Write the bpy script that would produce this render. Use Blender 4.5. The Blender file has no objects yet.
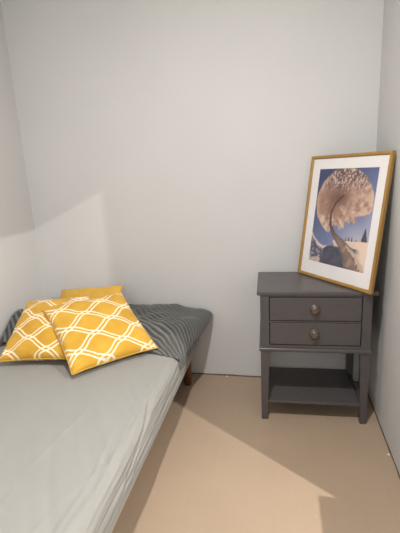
import bpy, bmesh, math, random
from math import sin, cos, pi, radians, sqrt, exp
from mathutils import Vector, Matrix, noise
random.seed(7)
SC = bpy.context.scene
COL = SC.collection

# ------------------------------------------------------------------ helpers
def lin(c):
    return tuple(((x/255)/12.92 if x/255 <= .04045 else ((x/255+.055)/1.055)**2.4) for x in c)
def rgba(c): return (*lin(c), 1.0)
def sm(a, b, x):
    t = min(1, max(0, (x-a)/(b-a))); return t*t*(3-2*t)
def mix(a, b, t): return tuple(x+(y-x)*t for x, y in zip(a, b))
def nz(x, y, z=0.0, s=1.0): return noise.noise(Vector((x*s, y*s, z*s)))
def fbm(x, y, s, o=4):
    return noise.fractal(Vector((x*s, y*s, 3.3)), 1.0, 2.0, o)

def obj(name, bm, mat=None, parent=None, smooth=False, recalc=True):
    if recalc: bmesh.ops.recalc_face_normals(bm, faces=bm.faces[:])
    me = bpy.data.meshes.new(name)
    bm.to_mesh(me); bm.free()
    if smooth:
        for p in me.polygons: p.use_smooth = True
    if mat: me.materials.append(mat)
    o = bpy.data.objects.new(name, me); COL.objects.link(o)
    if parent: o.parent = parent
    return o
def thing(name, label, cat, loc=(0, 0, 0), rz=0, group=None):
    o = bpy.data.objects.new(name, None); COL.objects.link(o)
    o.empty_display_size = .05
    o.location = loc; o.rotation_euler = (0, 0, rz)
    tag(o, label, cat, group); return o
def tag(o, label, cat, group=None):
    o['label'] = label; o['category'] = cat
    if group: o['group'] = group
    return o
def struct(name, bm, mat):
    o = obj(name, bm, mat); o['kind'] = 'structure'; return o
def box(bm, x0, x1, y0, y1, z0, z1, bev=0.0, seg=2):
    g = bmesh.ops.create_cube(bm, size=1)
    vs = g['verts']
    for v in vs:
        v.co = Vector(((x0+x1)/2+v.co.x*(x1-x0), (y0+y1)/2+v.co.y*(y1-y0), (z0+z1)/2+v.co.z*(z1-z0)))
    if bev:
        es = list({e for v in vs for e in v.link_edges})
        bmesh.ops.bevel(bm, geom=es, offset=bev, segments=seg, affect='EDGES', profile=.5)
    return bm
def nbox(*a, **k): return box(bmesh.new(), *a, **k)
def lathe(bm, prof, axis_o, axis='y', n=28):
    # prof: list of (radius, distance along axis)
    rings = []
    for r, d in prof:
        ring = []
        for i in range(n):
            a = 2*pi*i/n
            if axis == 'y': c = Vector((r*cos(a), d, r*sin(a)))
            else: c = Vector((r*cos(a), r*sin(a), d))
            ring.append(bm.verts.new(c+Vector(axis_o)))
        rings.append(ring)
    for A, B in zip(rings, rings[1:]):
        for i in range(n):
            bm.faces.new((A[i], A[(i+1) % n], B[(i+1) % n], B[i]))
    bm.faces.new(rings[0]); bm.faces.new(rings[-1])
    return bm
def grid(bm, f, nu, nv):
    vs = [[bm.verts.new(f(i/nu, j/nv)) for i in range(nu+1)] for j in range(nv+1)]
    fs = []
    for j in range(nv):
        for i in range(nu):
            fs.append(bm.faces.new((vs[j][i], vs[j][i+1], vs[j+1][i+1], vs[j+1][i])))
    return vs, fs

# ------------------------------------------------------------------ materials
class NT:
    def __init__(s, name):
        s.m = bpy.data.materials.new(name); s.m.use_nodes = True
        s.t = s.m.node_tree; s.b = s.t.nodes['Principled BSDF']
    def n(s, kind, **kw):
        x = s.t.nodes.new(kind)
        for k, v in kw.items(): setattr(x, k, v)
        return x
    def l(s, a, b): s.t.links.new(a, b)
    def math(s, op, a, b=None, c=None):
        x = s.n('ShaderNodeMath', operation=op)
        for i, v in enumerate((a, b, c)):
            if v is None: continue
            if isinstance(v, (int, float)): x.inputs[i].default_value = v
            else: s.l(v, x.inputs[i])
        return x.outputs[0]
    def noise(s, scale, detail=4, vec=None, rough=.5):
        x = s.n('ShaderNodeTexNoise'); x.inputs['Scale'].default_value = scale
        x.inputs['Detail'].default_value = detail; x.inputs['Roughness'].default_value = rough
        if vec is None:
            tc = s.n('ShaderNodeTexCoord'); vec = tc.outputs['Object']
        s.l(vec, x.inputs['Vector']); return x.outputs['Fac']
    def ramp(s, fac, stops):
        x = s.n('ShaderNodeValToRGB'); e = x.color_ramp.elements
        while len(e) < len(stops): e.new(.5)
        for el, (p, c) in zip(e, stops): el.position = p; el.color = c
        s.l(fac, x.inputs['Fac']); return x.outputs['Color']
    def mixc(s, fac, a, b):
        x = s.n('ShaderNodeMix', data_type='RGBA')
        if isinstance(fac, (int, float)): x.inputs[0].default_value = fac
        else: s.l(fac, x.inputs[0])
        for v, i in ((a, 6), (b, 7)):
            if isinstance(v, tuple): x.inputs[i].default_value = v
            else: s.l(v, x.inputs[i])
        return x.outputs[2]
    def bump(s, h, strength=.2, dist=.01):
        x = s.n('ShaderNodeBump'); x.inputs['Strength'].default_value = strength
        x.inputs['Distance'].default_value = dist
        s.l(h, x.inputs['Height']); s.l(x.outputs[0], s.b.inputs['Normal'])
    def set(s, col=None, rough=.5, metal=0, spec=.5):
        if col is not None:
            if isinstance(col, tuple): s.b.inputs['Base Color'].default_value = col
            else: s.l(col, s.b.inputs['Base Color'])
        s.b.inputs['Roughness'].default_value = rough
        s.b.inputs['Metallic'].default_value = metal
        s.b.inputs['Specular IOR Level'].default_value = spec
        return s.m

def simple(name, c, rough=.5, metal=0, var=.06, scale=12, bump=0, bs=80, spec=.5):
    t = NT(name)
    f = t.noise(scale)
    lo = tuple(x*(1-var) for x in lin(c))+(1,); hi = tuple(min(1, x*(1+var)) for x in lin(c))+(1,)
    colr = t.ramp(f, [(.3, lo), (.7, hi)])
    if bump: t.bump(t.noise(bs, 3), bump, .004)
    return t.set(colr, rough, metal, spec)

M = {}
M['wall'] = simple('painted_plaster', (208, 207, 205), .75, var=.018, scale=2.2, bump=.12, bs=28, spec=.3)
M['ceiling'] = simple('ceiling_paint', (215, 213, 208), .9, var=.01)
M['gap'] = simple('dark_joint', (104, 92, 82), .9, var=.25, scale=40)
M['chip'] = simple('plaster_white', (235, 232, 225), .9)

def floor_mat():
    t = NT('painted_floorboards')
    tc = t.n('ShaderNodeTexCoord'); sp = t.n('ShaderNodeSeparateXYZ'); t.l(tc.outputs['Object'], sp.inputs[0])
    bx = t.math('FRACT', t.math('DIVIDE', t.math('ADD', sp.outputs[0], 20.03), .105))
    seam = t.math('LESS_THAN', t.math('ABSOLUTE', t.math('SUBTRACT', bx, .5)), .012)
    by = t.math('FRACT', t.math('DIVIDE', t.math('ADD', sp.outputs[1], 20.3), .62))
    seam2 = t.math('LESS_THAN', t.math('ABSOLUTE', t.math('SUBTRACT', by, .5)), .002)
    s = t.math('MULTIPLY', t.math('MAXIMUM', seam, seam2), .07)
    n = t.noise(3.0, 5)
    base = t.ramp(n, [(.3, rgba((170, 149, 127))), (.7, rgba((176, 155, 133)))])
    mp = t.n('ShaderNodeMapping'); mp.inputs['Scale'].default_value = (60, 2.5, 1); t.l(tc.outputs['Object'], mp.inputs[0])
    g = t.noise(1.0, 4, mp.outputs[0])
    base = t.mixc(t.math('MULTIPLY', g, .12), base, rgba((155, 133, 110)))
    # scattered tiny pale scuffs
    sc = t.math('GREATER_THAN', t.noise(55, 1), .79)
    base = t.mixc(t.math('MULTIPLY', sc, .18), base, rgba((222, 208, 188)))
    c = t.mixc(s, base, rgba((140, 116, 92)))
    t.bump(g, .05, .003)
    return t.set(c, .42, 0, .4)
M['floor'] = floor_mat()

def wood_mat(name, a, b, rough=.4, sc=(4, 4, 60)):
    t = NT(name); tc = t.n('ShaderNodeTexCoord'); mp = t.n('ShaderNodeMapping')
    mp.inputs['Scale'].default_value = sc; t.l(tc.outputs['Object'], mp.inputs[0])
    f = t.noise(1.0, 5, mp.outputs[0], .6)
    return t.set(t.ramp(f, [(.3, rgba(a)), (.7, rgba(b))]), rough)
M['grey_paint'] = simple('grey_satin_paint', (82, 78, 78), .33, var=.05, scale=25, bump=.04, bs=60, spec=.5)
M['inner'] = simple('grey_satin_paint_inner', (70, 64, 63), .5)
M['oak'] = wood_mat('golden_oak', (148, 112, 50), (174, 136, 70), .38, (60, 60, 4))
M['leg_wood'] = wood_mat('bed_leg_wood', (88, 50, 28), (118, 70, 38), .5, (40, 40, 5))
M['mat'] = simple('mat_board', (233, 229, 227), .85, var=.01)
M['hardboard'] = simple('hardboard', (92, 66, 42), .8, var=.1)
M['knob'] = simple('antique_brass', (116, 105, 94), .36, metal=.75, var=.35, scale=120)
M['knob_dark'] = simple('aged_brass_rosette', (88, 78, 68), .45, metal=.7, var=.3, scale=150)

def glass():
    t = NT('picture_glass'); nt = t.t
    out = [n for n in nt.nodes if n.type == 'OUTPUT_MATERIAL'][0]
    tr = t.n('ShaderNodeBsdfTransparent'); gl = t.n('ShaderNodeBsdfGlossy'); gl.inputs['Roughness'].default_value = .03
    lw = t.n('ShaderNodeLayerWeight'); lw.inputs['Blend'].default_value = .5
    fr = t.math('ADD', t.math('MULTIPLY', t.math('POWER', lw.outputs['Facing'], 5), .45), .02)
    mx = t.n('ShaderNodeMixShader'); t.l(fr, mx.inputs[0]); t.l(tr.outputs[0], mx.inputs[1]); t.l(gl.outputs[0], mx.inputs[2])
    t.l(mx.outputs[0], out.inputs['Surface']); return t.m
M['glass'] = glass()

def fabric(name, c, rough=.9, weave=420, var=.05, sheen=.2):
    t = NT(name)
    f = t.noise(9, 4)
    lo = tuple(x*(1-var) for x in lin(c))+(1,); hi = tuple(min(1, x*(1+var)) for x in lin(c))+(1,)
    col = t.ramp(f, [(.3, lo), (.7, hi)])
    t.bump(t.noise(weave, 2), .18, .002)
    m = t.set(col, rough, 0, .25)
    t.b.inputs['Sheen Weight'].default_value = sheen
    return m
M['sheet'] = fabric('grey_cotton_sheet', (151, 150, 145), .8, 500, .02, .1)
M['base_cloth'] = fabric('bed_base_cover', (160, 158, 151), .85, 300, .02)
M['mattress'] = fabric('mattress_ticking', (205, 202, 195), .9)
M['yellow_plain'] = fabric('plain_yellow_cotton', (206, 162, 66), .9, 350, .06)

def blanket_mat():
    t = NT('ribbed_grey_plush')
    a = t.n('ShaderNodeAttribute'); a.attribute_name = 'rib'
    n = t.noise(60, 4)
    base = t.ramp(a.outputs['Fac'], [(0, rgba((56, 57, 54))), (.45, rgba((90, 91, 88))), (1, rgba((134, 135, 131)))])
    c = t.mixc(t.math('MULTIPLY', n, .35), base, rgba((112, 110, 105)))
    t.bump(t.noise(300, 3), .35, .003)
    m = t.set(c, .95, 0, .1); t.b.inputs['Sheen Weight'].default_value = .35; t.b.inputs['Sheen Roughness'].default_value = .4
    return m
M['blanket'] = blanket_mat()

def trellis_mat(ou, ov, pu=.51, pv=.325, beta=.48):
    """yellow cotton with double off-white strands that cross in an ogee trellis"""
    t = NT('yellow_trellis_cotton')
    uv = t.n('ShaderNodeUVMap'); uv.uv_map = 'UVMap'
    sp = t.n('ShaderNodeSeparateXYZ'); t.l(uv.outputs[0], sp.inputs[0])
    wob = t.math('MULTIPLY', t.math('SUBTRACT', t.noise(9, 2, uv.outputs[0]), .5), .02)
    u = t.math('ADD', sp.outputs[0], -ou); v = t.math('ADD', t.math('ADD', sp.outputs[1], -ov), wob)
    ph = t.math('MULTIPLY', u, 4*pi/pu)
    stair = t.math('SUBTRACT', t.math('MULTIPLY', u, pv/pu), t.math('MULTIPLY', t.math('SINE', ph), beta*pv/(4*pi)))
    slope = t.math('MULTIPLY', t.math('SUBTRACT', 1, t.math('MULTIPLY', t.math('COSINE', ph), beta)), pv/pu)
    nrm = t.math('SQRT', t.math('ADD', t.math('MULTIPLY', slope, slope), 1))
    outs = []
    for sg in (1, -1):
        x = t.math('ADD', t.math('ADD', t.math('MULTIPLY', stair, sg), v), 40*pv)
        d = t.math('DIVIDE', t.math('PINGPONG', x, pv/2), nrm)
        e = t.math('ABSOLUTE', t.math('SUBTRACT', d, .0215))
        mr = t.n('ShaderNodeMapRange')
        mr.inputs['From Min'].default_value = .0060; mr.inputs['From Max'].default_value = .0115
        mr.inputs['To Min'].default_value = 1; mr.inputs['To Max'].default_value = 0
        t.l(e, mr.inputs['Value']); outs.append(mr.outputs[0])
    mask = t.math('MAXIMUM', outs[0], outs[1])
    n = t.noise(10, 4)
    base = t.ramp(n, [(.3, rgba((196, 148, 48))), (.7, rgba((212, 166, 64)))])
    c = t.mixc(t.math('MULTIPLY', mask, .93), base, rgba((240, 228, 200)))
    h = t.math('ADD', t.math('MULTIPLY', t.noise(380, 2), .5), t.math('MULTIPLY', mask, .6))
    t.bump(h, .2, .002)
    m = t.set(c, .88, 0, .25); t.b.inputs['Sheen Weight'].default_value = .15
    return m

# ------------------------------------------------------------------ the room
XL, XR, YB = -1.454, .454, 2.128
YR, ZC = -1.30, 2.60
T = .10
struct('floor', nbox(XL-T, 2.5, YR-T, YB+T, -.06, 0), M['floor'])
struct('ceiling', nbox(XL-T, 2.5, YR-T, YB+T, ZC, ZC+.06), M['ceiling'])
struct('wall_back', nbox(XL-T, 2.5, YB, YB+T, 0, ZC), M['wall'])
struct('wall_left', nbox(XL-T, XL, YR, YB, 0, ZC), M['wall'])
struct('wall_rear', nbox(XL-T, 2.5, YR-T, YR, 0, ZC), M['wall'])
JY0, JY1, HZ = .22, 1.103, 1.825
bm = bmesh.new()
box(bm, XR, XR+T, JY1, YB, 0, ZC)
box(bm, XR, XR+T, YR, JY0, 0, ZC)
box(bm, XR, XR+T, JY0, JY1, HZ, ZC)
struct('wall_right', bm, M['wall'])
struct('wall_hall', nbox(2.4, 2.5, YR, YB, 0, ZC), M['wall'])
struct('hall_shadow_block', nbox(.562, 1.0, .45, .996, 0, .71, bev=.004), M['wall'])  # unseen box added in the hall to cast the notch in the floor shadow
# dark open joint where floor meets the walls
def joint(name, pts, nrm):
    bm = bmesh.new()
    (x0, y0), (x1, y1) = pts
    n = 120; A = []; B = []; C = []; D = []
    for i in range(n+1):
        t = i/n; x = x0+(x1-x0)*t; y = y0+(y1-y0)*t
        w = .0035+.0022*nz(x*9, y*9, 1); h = .007+.003*nz(x*13, y*13, 4)
        A.append(bm.verts.new((x, y, .0)))
        B.append(bm.verts.new((x+nrm[0]*w, y+nrm[1]*w, .0)))
        C.append(bm.verts.new((x+nrm[0]*w*.5, y+nrm[1]*w*.5, h)))
        D.append(bm.verts.new((x, y, h)))
    for P, Q in ((A, B), (B, C), (C, D), (D, A)):
        for i in range(n): bm.faces.new((P[i], P[i+1], Q[i+1], Q[i]))
    return struct(name, bm, M['gap'])
joint('trim_1', ((XL, YB), (XR, YB)), (0, -1))
joint('trim_2', ((XR, YB), (XR, JY1)), (-1, 0))

def chip(x, y, s, label):
    bm = bmesh.new(); bmesh.ops.create_icosphere(bm, subdivisions=2, radius=s)
    for v in bm.verts:
        v.co *= 1+.35*nz(v.co.x/s, v.co.y/s, x*7)
        v.co.z = max(v.co.z*.6, -.2*s)
    o = obj('plaster_chip', bm, M['chip']); o.location = (x, y, .2*s*.95)
    tag(o, label, 'plaster chip'); return o
chip(-.316, YB-.013, .006, 'small white plaster chip on the floor against the back wall')
chip(XR-.012, 1.545, .0055, 'small white plaster chip on the floor against the right wall')

# ------------------------------------------------------------------ nightstand
ns = thing('nightstand', 'dark grey two-drawer nightstand with lower shelf in the corner', 'nightstand', (-.107, 1.722, 0), radians(2.1))
W_, D_ = .521, .357          # top slab; local: x 0..W, y 0..D (y to the wall)
obj('tabletop', nbox(0, W_, 0, D_, .636, .654, bev=.003), M['grey_paint'], ns)
BX0, BX1, BY0, BY1 = .014, .500, .005, D_-.008
LW = .040
def leg(x, y, sx, sy):
    bm = bmesh.new()
    # square leg, tapering on its inner faces below the case
    prof = [(.0, .60), (.004, .60), (.004, .62)]
    levels = [(0, .028), (.004, .030), (.36, LW), (.636, LW)]
    rings = []
    for z, w in levels:
        xs = (x, x+sx*w); ys = (y, y+sy*w)
        rings.append([bm.verts.new((a, b, z)) for a, b in ((xs[0], ys[0]), (xs[1], ys[0]), (xs[1], ys[1]), (xs[0], ys[1]))])
    for A, B in zip(rings, rings[1:]):
        for i in range(4): bm.faces.new((A[i], A[(i+1) % 4], B[(i+1) % 4], B[i]))
    bm.faces.new(rings[0]); bm.faces.new(rings[-1])
    vert = [e for e in bm.edges if abs(e.verts[0].co.z-e.verts[1].co.z) > .01]
    bmesh.ops.bevel(bm, geom=vert, offset=.002, segments=2, affect='EDGES')
    return obj('leg', bm, M['grey_paint'], ns)
leg(BX0, BY0, 1, 1); leg(BX1, BY0, -1, 1); leg(BX0, BY1, 1, -1); leg(BX1, BY1, -1, -1)
# case: side panels, back, rails
for x0 in (BX0+.008, BX1-.022): obj('side_panel', nbox(x0, x0+.014, BY0+LW-.002, BY1-LW+.002, .372, .638), M['grey_paint'], ns)
obj('back_panel', nbox(BX0+LW-.002, BX1-LW+.002, BY1-.014, BY1-.004, .372, .638), M['grey_paint'], ns)
obj('bottom_panel', nbox(BX0+.012, BX1-.012, BY0+.012, BY1-.012, .374, .384), M['inner'], ns)
DX0, DX1 = BX0+LW, BX1-LW
bm = bmesh.new()
box(bm, DX0-.001, DX1+.001, BY0+.003, BY0+.022, .626, .637)
box(bm, DX0-.001, DX1+.001, BY0+.003, BY0+.022, .5065, .5115)
box(bm, DX0-.001, DX1+.001, BY0+.003, BY0+.022, .370, .393)
obj('front_rail', bm, M['grey_paint'], ns)
# moulding under the drawers, wraps front and both sides
bm = bmesh.new()
mz0, mz1 = .362, .379
def mold(bm, path_out, z0, z1): pass
box(bm, BX0-.007, BX1+.007, BY0-.007, BY0+.004, mz0, mz1, bev=.0045, seg=3)
box(bm, BX0-.007, BX0+.004, BY0-.006, BY1, mz0, mz1, bev=.0045, seg=3)
box(bm, BX1-.004, BX1+.007, BY0-.006, BY1, mz0, mz1, bev=.0045, seg=3)
obj('moulding', bm, M['grey_paint'], ns, smooth=False)
def drawer(z0, z1):
    g = .003
    bm = bmesh.new()
    box(bm, DX0+g, DX1-g, BY0+.004, BY0+.020, z0+g, z1-g, bev=.0022, seg=2)
    d = obj('drawer', bm, M['grey_paint'], ns)
    bm = bmesh.new()
    box(bm, DX0+.012, DX1-.012, BY0+.020, BY1-.03, z0+.008, z0+.014)
    box(bm, DX0+.012, DX0+.020, BY0+.020, BY1-.03, z0+.008, z1-.02)
    box(bm, DX1-.020, DX1-.012, BY0+.020, BY1-.03, z0+.008, z1-.02)
    obj('drawer_box', bm, M['inner'], d)
    cx, cz = (DX0+DX1)/2, (z0+z1)/2
    y = BY0+.004
    bm = lathe(bmesh.new(), [(.0225, 0), (.0225, -.0015), (.020, -.003), (.012, -.004), (.0085, -.006), (.0085, -.009), (.014, -.011),
                             (.0185, -.014), (.0195, -.017), (.0180, -.020), (.0125, -.0225), (.005, -.0235), (.0008, -.024)], (cx, y, cz))
    k = obj('knob', bm, M['knob'], d, smooth=True)
    bm = bmesh.new()                                   # beaded rosette ring round the knob face
    for i in range(12):
        a = 2*pi*i/12
        mm = Matrix.Translation((cx+.0140*cos(a), y-.0205, cz+.0140*sin(a)))
        bmesh.ops.create_icosphere(bm, subdivisions=1, radius=.0028, matrix=mm)
    obj('rosette', bm, M['knob_dark'], d, smooth=True)
drawer(.5115, .626)
drawer(.393, .5065)
# lower shelf, notched round the legs
obj('shelf', nbox(BX0+.028, BX1-.030, BY0+.006, BY1-.004, .088, .101, bev=.002), M['grey_paint'], ns)
bm = bmesh.new()
for x0 in (BX0+.010, BX1-.022): obj('shelf_support', nbox(x0, x0+.012, BY0+.03, BY1-.03, .079, .088), M['grey_paint'], ns)

# ------------------------------------------------------------------ framed picture
FW, FH = .462, .588
yaw, lean = radians(-52.13), radians(8.33)
pf = thing('picture_frame', 'gold wooden picture frame with white mat leaning on the nightstand', 'picture', (.0842, 2.0588, .6575))
a = Vector((cos(yaw), sin(yaw), 0)); n_ = Vector((-sin(yaw), cos(yaw), 0))
u_ = Vector((0, 0, 1))*cos(lean)+n_*sin(lean)
back = a.cross(u_)*-1                          # points away from the room's viewer side
if back.dot(n_) < 0: back = -back
Mx = Matrix((a, back, u_)).transposed()        # local x right, y back, z up
pf.rotation_mode = 'QUATERNION'; pf.rotation_quaternion = Mx.to_quaternion()
fw, fd = .0145, .018
bm = bmesh.new()
prof = [(0, fd), (0, .001), (.001, 0), (fw-.004, 0), (fw-.002, .002), (fw, .005), (fw, fd)]
cors = [(0, 0, 1, 1), (FW, 0, -1, 1), (FW, FH, -1, -1), (0, FH, 1, -1)]
rings = [[bm.verts.new((cx+sx*t, y, cz+sz*t)) for t, y in prof] for cx, cz, sx, sz in cors]
for k in range(4):
    A, B = rings[k], rings[(k+1) % 4]
    for i in range(len(prof)): bm.faces.new((A[i], A[(i+1) % len(prof)], B[(i+1) % len(prof)], B[i]))
obj('frame', bm, M['oak'], pf)
PU0, PU1, PV0, PV1 = .134*FW, .876*FW, .132*FH, .893*FH
# mat board with bevelled window
bm = bmesh.new()
o_ = [(fw-.002, fw-.002), (FW-fw+.002, fw-.002), (FW-fw+.002, FH-fw+.002), (fw-.002, FH-fw+.002)]
i_ = [(PU0-.0015, PV0-.0015), (PU1+.0015, PV0-.0015), (PU1+.0015, PV1+.0015), (PU0-.0015, PV1+.0015)]
j_ = [(PU0, PV0), (PU1, PV0), (PU1, PV1), (PU0, PV1)]
rs = [[bm.verts.new((x, y, z)) for x, z in L] for L, y in ((o_, .0095), (o_, .0078), (i_, .0078), (j_, .0092), (j_, .0095))]
for A, B in zip(rs, rs[1:]):
    for i in range(4): bm.faces.new((A[i], A[(i+1) % 4], B[(i+1) % 4], B[i]))
obj('mat_board', bm, M['mat'], pf)
obj('backing_board', nbox(fw-.002, FW-fw+.002, .0115, .0145, fw-.002, FH-fw+.002), M['hardboard'], pf)
obj('glass', nbox(fw-.001, FW-fw+.001, .0045, .0060, fw-.001, FH-fw+.001), M['glass'], pf)

def seg_d(px, py, pts):
    """nearest distance to a polyline of (x, y, w) and the interpolated w and t"""
    best = (9, 0, 0)
    for k in range(len(pts)-1):
        x0, y0, w0 = pts[k]; x1, y1, w1 = pts[k+1]
        dx, dy = x1-x0, y1-y0
        t = max(0, min(1, ((px-x0)*dx+(py-y0)*dy)/(dx*dx+dy*dy)))
        d = math.hypot(px-x0-dx*t, py-y0-dy*t)
        if d < best[0]: best = (d, w0+(w1-w0)*t, k+t)
    return best
LOW = [(-.05, .56), (.05, .60), (.14, .64), (.22, .665), (.31, .67), (.36, .60), (.42, .575), (.47, .59), (.53, .61), (.58, .58), (.60, .52), (.66, .535), (.73, .53), (.77, .455), (.83, .47), (.90, .46), (.97, .41), (1.05, .36)]
def lowb(u):
    for (a0, b0), (a1, b1) in zip(LOW, LOW[1:]):
        if a0 <= u <= a1: return b0+(b1-b0)*(u-a0)/(a1-a0)
    return .4
def art(u, v):
    """u right, v down, both 0..1 -> sRGB 0..255: fish-eye of a snow-laden canopy over a snowy road"""
    A = .74/1.0
    # sky
    c = mix((54, 64, 100), (122, 132, 168), sm(-.1, .9, u*.55+v*.75-.05))
    c = mix(c, (190, 186, 196), sm(.42, .74, v)*sm(.25, .9, u)*.95)
    c = mix(c, (176, 172, 190), sm(.82, 1.0, u)*sm(.2, .5, v)*.6)
    # canopy disc
    w1 = fbm(u, v*1.3, 9); w2 = fbm(u+5, v*1.3, 26); w3 = fbm(u+9, v*1.3, 5)
    ex, ey = (u-.50)/.475, (v-.345)/.345
    rr = math.hypot(ex, ey)*(1+.02*w1)
    lb = lowb(u+.02*w2)+.018*w1+.016*w2+.012*fbm(u, v*1.3, 45)
    inside = sm(1.02, .985, rr)*sm(lb+.012, lb-.012, v)
    if inside > 0:
        k = (170, 134, 116)
        k = mix(k, (206, 176, 160), sm(.3, .9, u)*.9+.2*w1)
        k = mix(k, (226, 208, 200), sm(.05, .30, fbm(u+2, v*1.3+1, 11))*sm(.28, .45, v)*.7)
        k = mix(k, (222, 188, 168), sm(.10, .0, lb-v)*.6)
        k = mix(k, (150, 116, 100), max(0, fbm(u+3, v*1.3, 14))*1.2)
        k = mix(k, (226, 190, 165), sm(.80, 1.0, rr)*.55)
        # radial streaks around the trunk head
        ang = math.atan2(v-.40, u-.36)
        st = nz(ang*7, rr*3.0, 2)+.5*nz(ang*19, rr*6, 5)
        k = mix(k, (150, 108, 88), max(0, st)*.75*sm(.0, .4, rr))
        k = mix(k, (108, 76, 64), exp(-(((u-.42)/.18)**2+((v-.30)/.085)**2))*.85)
        k = mix(k, (120, 84, 70), exp(-(((u-.30)/.06)**2+((v-.42)/.10)**2))*.6)
        # mottled dark/light branches near the top
        top = sm(.30, .10, v+.10*(u-.5)+.05*w3)*sm(.10, .25, u)
        m1 = .7*nz(u*20+1.5*w3, v*24+2*w1, 8)+.7*nz(u*42, v*50+3*w1, 3)
        k = mix(k, (84, 74, 80), top*sm(-.10, .16, m1)*.85)
        k = mix(k, (226, 214, 208), top*sm(.10, .35, -m1)*.55)
        c = mix(c, k, inside)
    # conifers on the horizon
    hz = .745-.05*u+.008*w2
    for (tx, th, tw) in ((.92, .16, .055), (.73, .065, .018), (.68, .07, .020), (.63, .055, .016), (.58, .045, .015), (.80, .035, .02)):
        base = .745-.05*tx+.02
        t = (base-v)/th
        if 0 < t < 1 and abs(u-tx) < tw*(1-t)*(1+.35*nz(u*60, v*80)): c = mix(c, (66, 62, 78), .92)
    # snow on the ground
    gl = .745-.05*u if u > .42 else .70+.10*sin(u*5.2)-.035*sm(.1, 0, u)
    gl += .008*w1
    if v > gl:
        s = mix((220, 198, 182), (196, 176, 164), sm(0, .2, v-gl)+.2*w1)
        if u > .45: s = mix(s, (232, 206, 186), sm(.5, 1, u))
        c = mix(c, s, sm(0, .006, v-gl))
        # blue shadow, left
        e = gl+.035+.02*w1
        sh = sm(0, .012, v-e)*sm(.47, .40, u+.04*w1)*sm(.93, .90, v+.10*u+.06*w2-.03)
        c = mix(c, mix((74, 78, 104), (96, 94, 112), .5+.6*w2), sh)
        c = mix(c, (200, 190, 190), sm(.18, .3, w2)*sh*.5)
        # dark mound left of the road
        md = sm(.0, .02, v-(.775+.10*max(0, .38-u)*4+.008*w1))*sm(.20+.02*w2, .24+.02*w2, u-.20*(.97-v))*sm(.9, .75, u)
        c = mix(c, mix((60, 64, 84), (86, 82, 98), .5+w1), md*.95)
    # trunk turning into the road
    d, w, t = seg_d(u, v*1.27, [(.50, .27*1.27, .010), (.38, .35*1.27, .013), (.315, .46*1.27, .014), (.335, .58*1.27, .020), (.42, .675*1.27, .032), (.56, .75*1.27, .058), (.70, .85*1.27, .098), (.82, 1.0*1.27, .150), (.86, 1.08*1.27, .17)])
    w *= 1+.06*w2
    if d < w*1.15:
        k = mix((80, 60, 58), (132, 110, 100), sm(2.6, 4.8, t)) 
        k = mix(k, (186, 162, 146), sm(.2, .9, nz(u*12-t, t*3, 4)+.4)*sm(4, 6, t)*.5)
        k = mix(k, (86, 74, 80), sm(.35, .9, d/w)*.45)
        c = mix(c, k, sm(w*1.15, w*.9, d))
    # ragged cream edge to the right of the road
    d2, w2_, t2 = seg_d(u, v*1.27, [(.66, .77*1.27, .01), (.82, .85*1.27, .03), (.99, .99*1.27, .05)])
    if d2 < w2_*(1+.9*nz(u*50, v*50, 6)): c = mix(c, (222, 198, 176), .75)
    c = mix(c, (c[0]*.5, c[1]*.5, c[2]*.55), 0.0)
    return tuple(max(0, min(255, x)) for x in c)
NU, NV = 130, 176
bm = bmesh.new()
cl = bm.verts.layers.float_color.new('print')
vs, fs = grid(bm, lambda s, t: Vector((PU0-.004+(PU1-PU0+.008)*s, .0104, PV0-.004+(PV1-PV0+.008)*t)), NU, NV)
for j, row in enumerate(vs):
    for i, v in enumerate(row):
        c = art(i/NU, 1-j/NV); v[cl] = (*lin(c), 1)
t = NT('art_print_ink')
at = t.n('ShaderNodeAttribute'); at.attribute_name = 'print'
M['print'] = t.set(at.outputs['Color'], .5, 0, .3)
bmesh.ops.reverse_faces(bm, faces=bm.faces[:])
pr_ = obj('art_print', bm, M['print'], pf, recalc=False)
pr_['label'] = 'art print of a curling snow-covered tree over a snowy road'

# ------------------------------------------------------------------ bed
BL, BR_, BF, BB = XL+.012, -.474, .10, 2.105
bed = thing('bed', 'low single bed with pale fabric base along the left wall', 'bed', ((BL+BR_)/2, (BF+BB)/2, 0))
def bob(name, bm, mat, **k):
    o = obj(name, bm, mat, bed, **k); o.matrix_parent_inverse = Matrix.Translation(-bed.location); return o
bm = nbox(BL+.004, BR_-.004, BF, BB, .192, .252, bev=.012, seg=4)
bob('bed_base', bm, M['base_cloth'], smooth=True)
bm = bmesh.new()
box(bm, BL+.012, BR_-.012, BF+.01, BB-.01, .252, .338, bev=.03, seg=4)
bob('mattress', bm, M['mattress'], smooth=True)
for x, y in ((BR_-.055, BB-.10), (BR_-.055, BF+.12), (BL+.06, BB-.10), (BL+.06, BF+.12)):
    bm = bmesh.new(); lathe(bm, [(.018, 0), (.021, .004), (.030, .19), (.030, .196)], (x, y, 0), 'z', 20)
    bob('leg', bm, M['leg_wood'], smooth=True)

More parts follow.
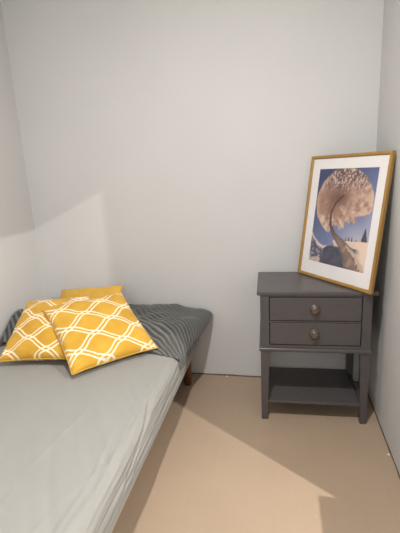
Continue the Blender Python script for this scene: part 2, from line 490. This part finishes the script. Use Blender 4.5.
# fitted sheet: over the top, round the right edge and down the side
def sheet():
    bm = bmesh.new()
    ZT, R_ = .352, .038
    xa, xb = BL+.003, BR_+.004
    top = xb-R_-xa; arc = R_*pi/2; side = ZT-R_-.232
    L = top+arc+side
    def f(s, t):
        y = BF-.002+(BB+.004-BF)*t
        l = L*s
        # denser sampling near the edge
        if l < top: p = Vector((xa+l, y, ZT)); n = Vector((0, 0, 1)); e = 0
        elif l < top+arc:
            a = (l-top)/R_; p = Vector((xb-R_+R_*sin(a), y, ZT-R_+R_*cos(a))); n = Vector((sin(a), 0, cos(a))); e = a/(pi/2)
        else: p = Vector((xb, y, ZT-R_-(l-top-arc))); n = Vector((1, 0, 0)); e = 1
        x = p.x
        # broad softness
        h = .0035*nz(x*2.6, y*2.2, 1)
        # long diagonal drag creases running to the near right
        q = (x+.45)*.80+(y-1.2)*.52; r = (x+.45)*.52-(y-1.2)*.80
        near = sm(-.62, -.12, x+.42)
        rdg = 1-min(1, abs(nz((x-.10*(y-1))*9+.4*nz(x*3, y*3, 2), y*1.5, 3))*5)
        h += .0055*rdg*rdg*sm(1.45, 1.05, y)*(1-e)*(.5+nz(x*3, y*3, 8))
        h += .0045*near*(1-e)*(abs(nz(q*15, r*1.7, 3)))*2
        h += .0032*(nz(q*11+3, r*2.0, 7))
        h += .0011*nz(q*38, r*6, 9)
        # pulled gather lines along the edge
        if l > top-.09:
            k = sm(top-.09, top, l)
            h += k*.0035*nz(l*60+1.8*nz(y*3, 0, 2), y*2.4, 11)
            h += k*.0030*nz(l*110+1.5*nz(y*4, 0, 5), y*5, 13)*e
            zc = max(.262, .338-.21*(1.2-y))+.004*nz(y*5, 3, 1); h -= .011*exp(-((p.z-zc)/.0055)**2)*sm(1.40, 1.22, y)*sm(top, top+.02, l)
        if l > top+arc:
            k = (l-top-arc)/side
            h += .004*sin(pi*k)
            h -= .006*exp(-((k-.55)/.09)**2)
        return p+n*h
    vs, fs = grid(bm, lambda s, t: f(1-(1-s)**1.5 if True else s, t), 240, 260)
    o = obj('fitted_sheet', bm, M['sheet'], smooth=True, recalc=False)
    md = o.modifiers.new('thick', 'SOLIDIFY'); md.thickness = .002; md.offset = -1
    return tag(o, 'light grey fitted sheet with soft creases on the bed mattress', 'bed sheet')
sheet()

# ------------------------------------------------------------------ grey ribbed throw over the head of the bed
def throw():
    bm = bmesh.new(); lay = bm.verts.layers.float.new('rib')
    xa = BL+.006
    def edge(y):                                   # where the cloth turns under, past the bed's right side
        t = sm(1.66, 2.09, y)
        return (-.468+(.085*t**1.15), .352-.022*sm(1.60, 1.70, y)-.012*sin(pi*t)+.055*t)
    def f(s, t):
        # front hem
        x0 = xa+(-.47-xa)*min(1, s/.86)
        yh = 1.70+.035*sin((x0+1.45)*5)+.012*nz(x0*9, 1)-.03*sm(-.62, -.47, x0)
        if x0 < -1.1: yh = 1.66
        y = yh+(2.112-yh)*t
        xe, ze = edge(y)
        if s <= .80:
            x = xa+(xe-.10-xa)*s/.80; k = 0
        else:
            k = (s-.80)/.20
        crest = .362+.068*sm(yh-.01, yh+.22, y)+.012*sm(1.95, 2.1, y)
        bump = .012*nz(0, y*5, 4)
        if k == 0:
            z = crest+.016*nz(x*4, y*5, 2)*sm(yh, yh+.1, y)
            z += .070*sm(-1.24, -1.42, x)*sm(1.60, 1.76, y)*sm(1.96, 1.84, y)-.03*sm(-1.0, -1.3, x)*sm(1.85, 2.1, y)
            z += .010*nz(x*11, y*12, 6)*sm(yh, yh+.08, y)
            z -= .018*sm(-.62, -.50, x)*t
        else:                                      # nose: out, over and back under
            xs, zs = xe-.10, crest+.016*nz((xe-.10)*4, y*5, 2)*sm(yh, yh+.1, y)+.010*nz((xe-.10)*11, y*12, 6)*sm(yh, yh+.08, y)-.018*sm(-.62, -.50, xe-.10)*t
            hang = .055-.015*t
            if k < .55:
                q = k/.55
                x = xs+.10*sin(q*pi/2)**.9; z = zs-(zs-ze)*(1-cos(q*pi/2))
            else:
                q = (k-.55)/.45
                back_ = (.012+.085*sm(1.68, 2.05, y))
                x = xe+.004*sin(q*pi)-back_*q**1.3; z = ze-hang*q
                x = max(x, BR_+.012)
        g = .006*nz(x*16, y*16, z*16)
        # ribs run diagonally: from the back left to the front right
        ph = ((x+.9)*.66+(y-1.9)*.75)+.045*nz(x*3.5, y*3.5, 8)+.010*nz(x*13, y*13, 3)+.030*sin((x+.2)*4)
        if k > .0: ph += .25*k*.2
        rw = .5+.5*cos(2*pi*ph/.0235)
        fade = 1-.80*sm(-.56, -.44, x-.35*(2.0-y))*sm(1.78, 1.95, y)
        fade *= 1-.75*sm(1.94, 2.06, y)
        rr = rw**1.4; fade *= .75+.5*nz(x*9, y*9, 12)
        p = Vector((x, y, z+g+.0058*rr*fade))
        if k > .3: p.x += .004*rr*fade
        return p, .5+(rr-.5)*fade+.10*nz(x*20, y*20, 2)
    nu, nv = 330, 130
    vs = []
    for j in range(nv+1):
        row = []
        for i in range(nu+1):
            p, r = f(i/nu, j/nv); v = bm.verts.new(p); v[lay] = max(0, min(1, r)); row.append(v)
        vs.append(row)
    for j in range(nv):
        for i in range(nu): bm.faces.new((vs[j][i], vs[j][i+1], vs[j+1][i+1], vs[j+1][i]))
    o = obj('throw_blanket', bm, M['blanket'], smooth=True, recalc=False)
    md = o.modifiers.new('thick', 'SOLIDIFY'); md.thickness = .008; md.offset = -1
    return tag(o, 'grey ribbed plush throw spread across the head of the bed', 'blanket')
throw()

# ------------------------------------------------------------------ cushions
def cushion(label, P, thick, mat, seed, sag=0.0, pin=.10, N=64, group=None):
    """P = corners bottom-left, bottom-right, top-right, top-left (world)"""
    P = [Vector(p) for p in P]
    cen = sum(P, Vector())/4
    nrm = ((P[1]-P[0]).cross(P[3]-P[0])).normalized()
    bm = bmesh.new(); uvl = bm.loops.layers.uv.new('UVMap')
    def prof(u, v):
        a = max(0, 1-u*u); b = max(0, 1-v*v)
        return (a*b)**.42
    def pos(s, t, side):
        u, v = 2*s-1, 2*t-1
        # pincushion: the middles of the sides pull in
        uu = u*(1-pin*(1-v*v)*abs(u)**1.5); vv = v*(1-pin*(1-u*u)*abs(v)**1.5)
        S, T_ = (uu+1)/2, (vv+1)/2
        b = P[0]*(1-S)*(1-T_)+P[1]*S*(1-T_)+P[2]*S*T_+P[3]*(1-S)*T_
        h = prof(u, v)*thick/2
        w = .0055*nz(u*2.3, v*2.3, seed+side*3)*min(1, h/.02)+.003*nz(u*6, v*6, seed+side*5)*min(1, h/.015)
        # small radiating puckers at the corners
        rc = math.hypot(1-abs(u), 1-abs(v)); ang = math.atan2(1-abs(v), 1-abs(u))
        w += .0035*sin(ang*9+seed)*exp(-(rc/.35)**2)*min(1, h/.01)
        e = .003*nz(u*5, v*5, seed)
        return b+nrm*(side*(h+w)+e-sag*sin(pi*s)*sin(pi*t))
    F = {}
    vf = [[bm.verts.new(pos(i/N, j/N, 1)) for i in range(N+1)] for j in range(N+1)]
    vb = [[vf[j][i] if i in (0, N) or j in (0, N) else bm.verts.new(pos(i/N, j/N, -1)) for i in range(N+1)] for j in range(N+1)]
    for V, rev in ((vf, False), (vb, True)):
        for j in range(N):
            for i in range(N):
                q = [(i, j), (i+1, j), (i+1, j+1), (i, j+1)]
                if rev: q = q[::-1]
                fc = bm.faces.new([V[b][a] for a, b in q])
                for lp, (a, b) in zip(fc.loops, q): lp[uvl].uv = (a/N, b/N)
    root = obj('throw_cushion', bm, mat, smooth=True, recalc=False)
    tag(root, label, 'cushion', group)
    # corded seam round the edge
    ring = [vf for vf in []]
    pts = [pos(i/N, 0, 1) for i in range(N)]+[pos(1, j/N, 1) for j in range(N)]+[pos(1-i/N, 1, 1) for i in range(N)]+[pos(0, 1-j/N, 1) for j in range(N)]
    bm = bmesh.new(); R = .0028; n = len(pts); rings = []
    for i in range(n):
        d = (pts[(i+1) % n]-pts[i-1]).normalized(); s1 = d.cross(nrm).normalized()
        rings.append([bm.verts.new(pts[i]+s1*R*cos(a*pi/3)+nrm*R*sin(a*pi/3)) for a in range(6)])
    for i in range(n):
        A, B = rings[i], rings[(i+1) % n]
        for k in range(6): bm.faces.new((A[k], A[(k+1) % 6], B[(k+1) % 6], B[k]))
    obj('piping', bm, M['yellow_plain'], root, smooth=True)
    return root

cushion('plain-backed yellow cushion at the rear, mostly hidden against the back wall',
        [(-1.27, 1.93, .445), (-.885, 1.95, .445), (-.900, 2.065, .575), (-1.285, 2.055, .545)], .075, M['yellow_plain'], 11, pin=.05)
cushion('yellow and white trellis cushion on the left, tucked behind the front one',
        [(-1.285, 1.455, .385), (-.90, 1.50, .392), (-1.00, 1.862, .572), (-1.318, 1.775, .568)], .130, trellis_mat(.354, .57), 23, pin=.06)
cushion('yellow and white trellis cushion in front, overlapping the two others',
        [(-.874, 1.390, .380), (-.582, 1.680, .380), (-.848, 1.924, .575), (-1.147, 1.652, .578)], .120, trellis_mat(.38, .352), 37, pin=.05)

# ------------------------------------------------------------------ light
def light(kind, name, loc, power, col, **k):
    d = bpy.data.lights.new(name, kind); d.energy = power; d.color = col
    for a_, b_ in k.items(): setattr(d, a_, b_)
    o = bpy.data.objects.new(name, d); o.location = loc; COL.objects.link(o); return o
# ceiling lamp of the room (faces down), behind and above the camera's view
light('AREA', 'room_ceiling_lamp', (-.20, .62, 2.32), 21, (1.0, .97, .95), shape='DISK', size=.08)
# soft fill added behind the camera to brighten the back wall; no window there
o = light('AREA', 'rear_fill_light', (-.45, YR+.03, 1.75), 8, (.94, .97, 1.0), shape='RECTANGLE', size=1.3, size_y=1.0)
o.rotation_euler = (radians(90), 0, 0)
# lamp in the hall, shining in through the doorway on the right
light('AREA', 'hall_downlight', (1.5, .364, 2.26), 50, (1.0, .95, .90), shape='DISK', size=.03)
w = bpy.data.worlds.new('world'); SC.world = w; w.use_nodes = True
w.node_tree.nodes['Background'].inputs[0].default_value = (.8, .85, 1, 1)
w.node_tree.nodes['Background'].inputs[1].default_value = .3

# ------------------------------------------------------------------ camera
cam = bpy.data.cameras.new('camera'); co = bpy.data.objects.new('camera', cam); COL.objects.link(co)
r = Vector((.97973346, .19407107, -.04958597)); u = Vector((.001364, .24108188, .97050382)); f = Vector((-.200301, .9509027, -.23593127))
m = Matrix((r, u, -f)).transposed().to_4x4(); m.translation = Vector((0, 0, 1.2)); co.matrix_world = m
cam.sensor_fit = 'VERTICAL'; cam.sensor_height = 36; cam.sensor_width = 27; cam.lens = 395.62/533*36
cam.clip_start = .02
SC.camera = co
vs_ = SC.view_settings
vs_.view_transform = 'Standard'; vs_.look = 'None'; vs_.gamma = 1; vs_.use_curve_mapping = False
vs_.exposure = 0.66
